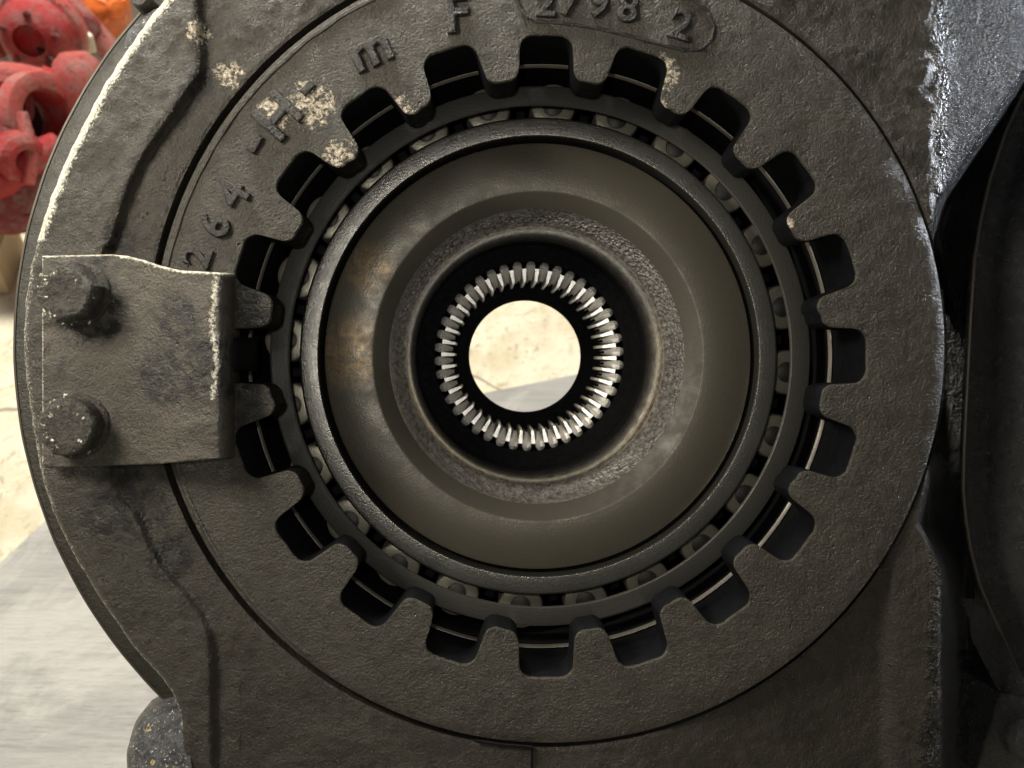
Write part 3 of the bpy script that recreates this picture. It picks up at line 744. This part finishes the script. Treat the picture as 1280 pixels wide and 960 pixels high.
# bent red hose
t, s = rthing('red_elbow', 'bent red elbow pipe between the hub casting and the flanged pipe', 'pipe', 48, 98, 1.27)
obj('elbow_tube', *tube([(-30, 10, 0), (-14, 4, 10), (4, -4, 12), (24, -14, 8), (34, -34, 0)], [12, 13, 13, 11, 10], 14), m_pink, t, k=s)
obj('elbow_collar', *tube([(0, -2, 12), (10, -8, 12)], 16, 16), m_red, t, k=s)
t, s = rthing('red_lever', 'thin bright red lever rising to the right of the hub casting', 'lever', 68, 22, 1.33)
obj('lever_bar', *tube([(-14, 30, 0), (-6, 10, 2), (4, -14, 4), (8, -26, 0)], [4, 5, 5, 4], 10), m_red, t, k=s)
obj('lever_knob', *lathe([(0.3, 6), (5, 5), (7, 0), (5, -5), (0.3, -6)], 16), m_white, t, k=s)
t, s = rthing('slanting_beam', 'dark pink slanting arm behind the white block', 'arm', 108, 34, 1.42)
obj('arm_beam', *tube([(-22, 60, 0), (-14, 34, 0), (2, 0, 0), (22, -36, 0), (28, -60, 0)], [10, 11, 13, 13, 11], 12), m_pink, t, k=s)
obj('arm_joint', *lathe([(0.3, 16), (10, 16), (14, 12), (14, -6)], 24), m_dred, t, k=s)
t, s = rthing('orange_casting', 'orange rough casting at the top beside the flange', 'casting', 134, 12, 1.5, 20, 0)
obj('orange_body', *lathe([(0.3, 22), (12, 20), (20, 12), (27, 0), (25, -14), (14, -26)], 28, wob=5), m_orange, t, k=s)
obj('orange_boss', *lathe([(0.3, 32), (7, 31), (9, 26), (9, 12)], 18), m_orange, t, k=s)
t, s = rthing('white_block', 'off white plastic block sitting among the red parts', 'block', 88, 55, 1.33, 12, 20)
bevel(obj('block_body', *box(-24, 22, -9, 10, -18, 12), m_white, t, False, s), 0.003)
bevel(obj('block_foot', *box(-20, 20, -16, -10, -18, 8), m_grey, t, False, s), 0.002)
t, s = rthing('grey_bracket', 'dark grey metal bracket under the white block', 'bracket', 84, 86, 1.34, -10, 10)
bevel(obj('bracket_plate', *box(-28, 26, -16, 8, -14, 4), m_grey, t, False, s), 0.003)
obj('bracket_pin', *lathe([(0.3, 12), (6, 11), (7, 4)], 16), m_grey, t, k=s)
t, s = rthing('small_red_valve', 'small red ring shaped valve at the left edge beside the flanged pipe', 'valve', 6, 130, 1.24, 30, 0)
obj('valve_ring', *lathe([(16, -6), (18, 6), (22, 8), (28, 6), (30, -2), (28, -14)], 32), m_red, t, k=s)
obj('valve_stem', *tube([(0, -30, -20), (0, 0, -8), (-4, 30, -12)], [8, 10, 9], 12), m_pink, t, k=s)
t, s = rthing('red_domed_casting', 'small red domed casting at the very top left corner', 'casting', 14, 6, 1.38, -10, -20)
obj('cap_dome', *lathe([(0.3, 14), (10, 12), (18, 4), (20, -6), (20, -20)], 28), m_pink, t, k=s); bolt_ring(t, s, 15, 4, 3, 7, m_dred)
t, s = rthing('black_hose', 'black rubber hose looping down between the red pipes', 'hose', 74, 108, 1.29)
obj('hose_tube', *tube([(-6, 40, -6), (4, 24, 6), (2, 4, 12), (-8, -14, 8), (-6, -40, -6)], 4.5, 10), m_hole, t, k=s)
obj('hose_clamp', *tube([(3, 14, 9), (3, 8, 10.5)], 6.5, 14), m_white, t, k=s)
t, s = rthing('silver_fitting', 'small shiny silver pipe fitting above the white block', 'fitting', 66, 4, 1.36, 20, 30)
obj('fitting_nut', *lathe([(12, -8), (12, 8), (8, 11), (0.3, 11)], 6), m_spline, t, False, s); obj('fitting_neck', *lathe([(7, 8), (7, 24), (0.3, 24)], 20), m_spline, t, k=s)
t, s = rthing('red_coupling', 'deep red coupling ring in front of the large gear case', 'coupling', 22, 196, 1.16, 30, 25)
obj('coupling_ring', *lathe([(10, 6), (12, 14), (20, 15), (26, 10), (27, -6), (22, -12)], 32), m_red, t, k=s); obj('coupling_core', *lathe([(0.3, 2), (10.5, 2)], 20), m_hole, t, k=s)
t, s = rthing('steel_rack', 'grey steel rack with upright posts behind the red parts', 'rack', 70, 10, 1.62)
bevel(obj('rack_panel', *box(-150, 110, -70, 160, -30, -20), m_grey, t, False, s), 0.003)
for x in (-60, 6): obj('rack_post', *box(x, x+12, -90, 160, -20, -6), m_grey, t, False, s)
obj('rack_shelf', *box(-150, 110, -96, -84, -30, 40), m_dred, t, False, s)
p = floor_at(-22, 372)
t = wthing('cardboard_box', 'tan cardboard box standing on the floor at the left edge below the red parts', 'box', (p.x, p.y, 0), Matrix.Rotation(math.radians(14), 4, 'Z'))
bevel(obj('box_body', *box(-0.09, 0.035, 0.0, 0.12, 0.0005, 0.055), m_card, t, False, 1.0), 0.002)
obj('box_flap', *box(-0.088, 0.033, 0.002, 0.06, 0.0555, 0.058), m_card, t, False, 1.0)
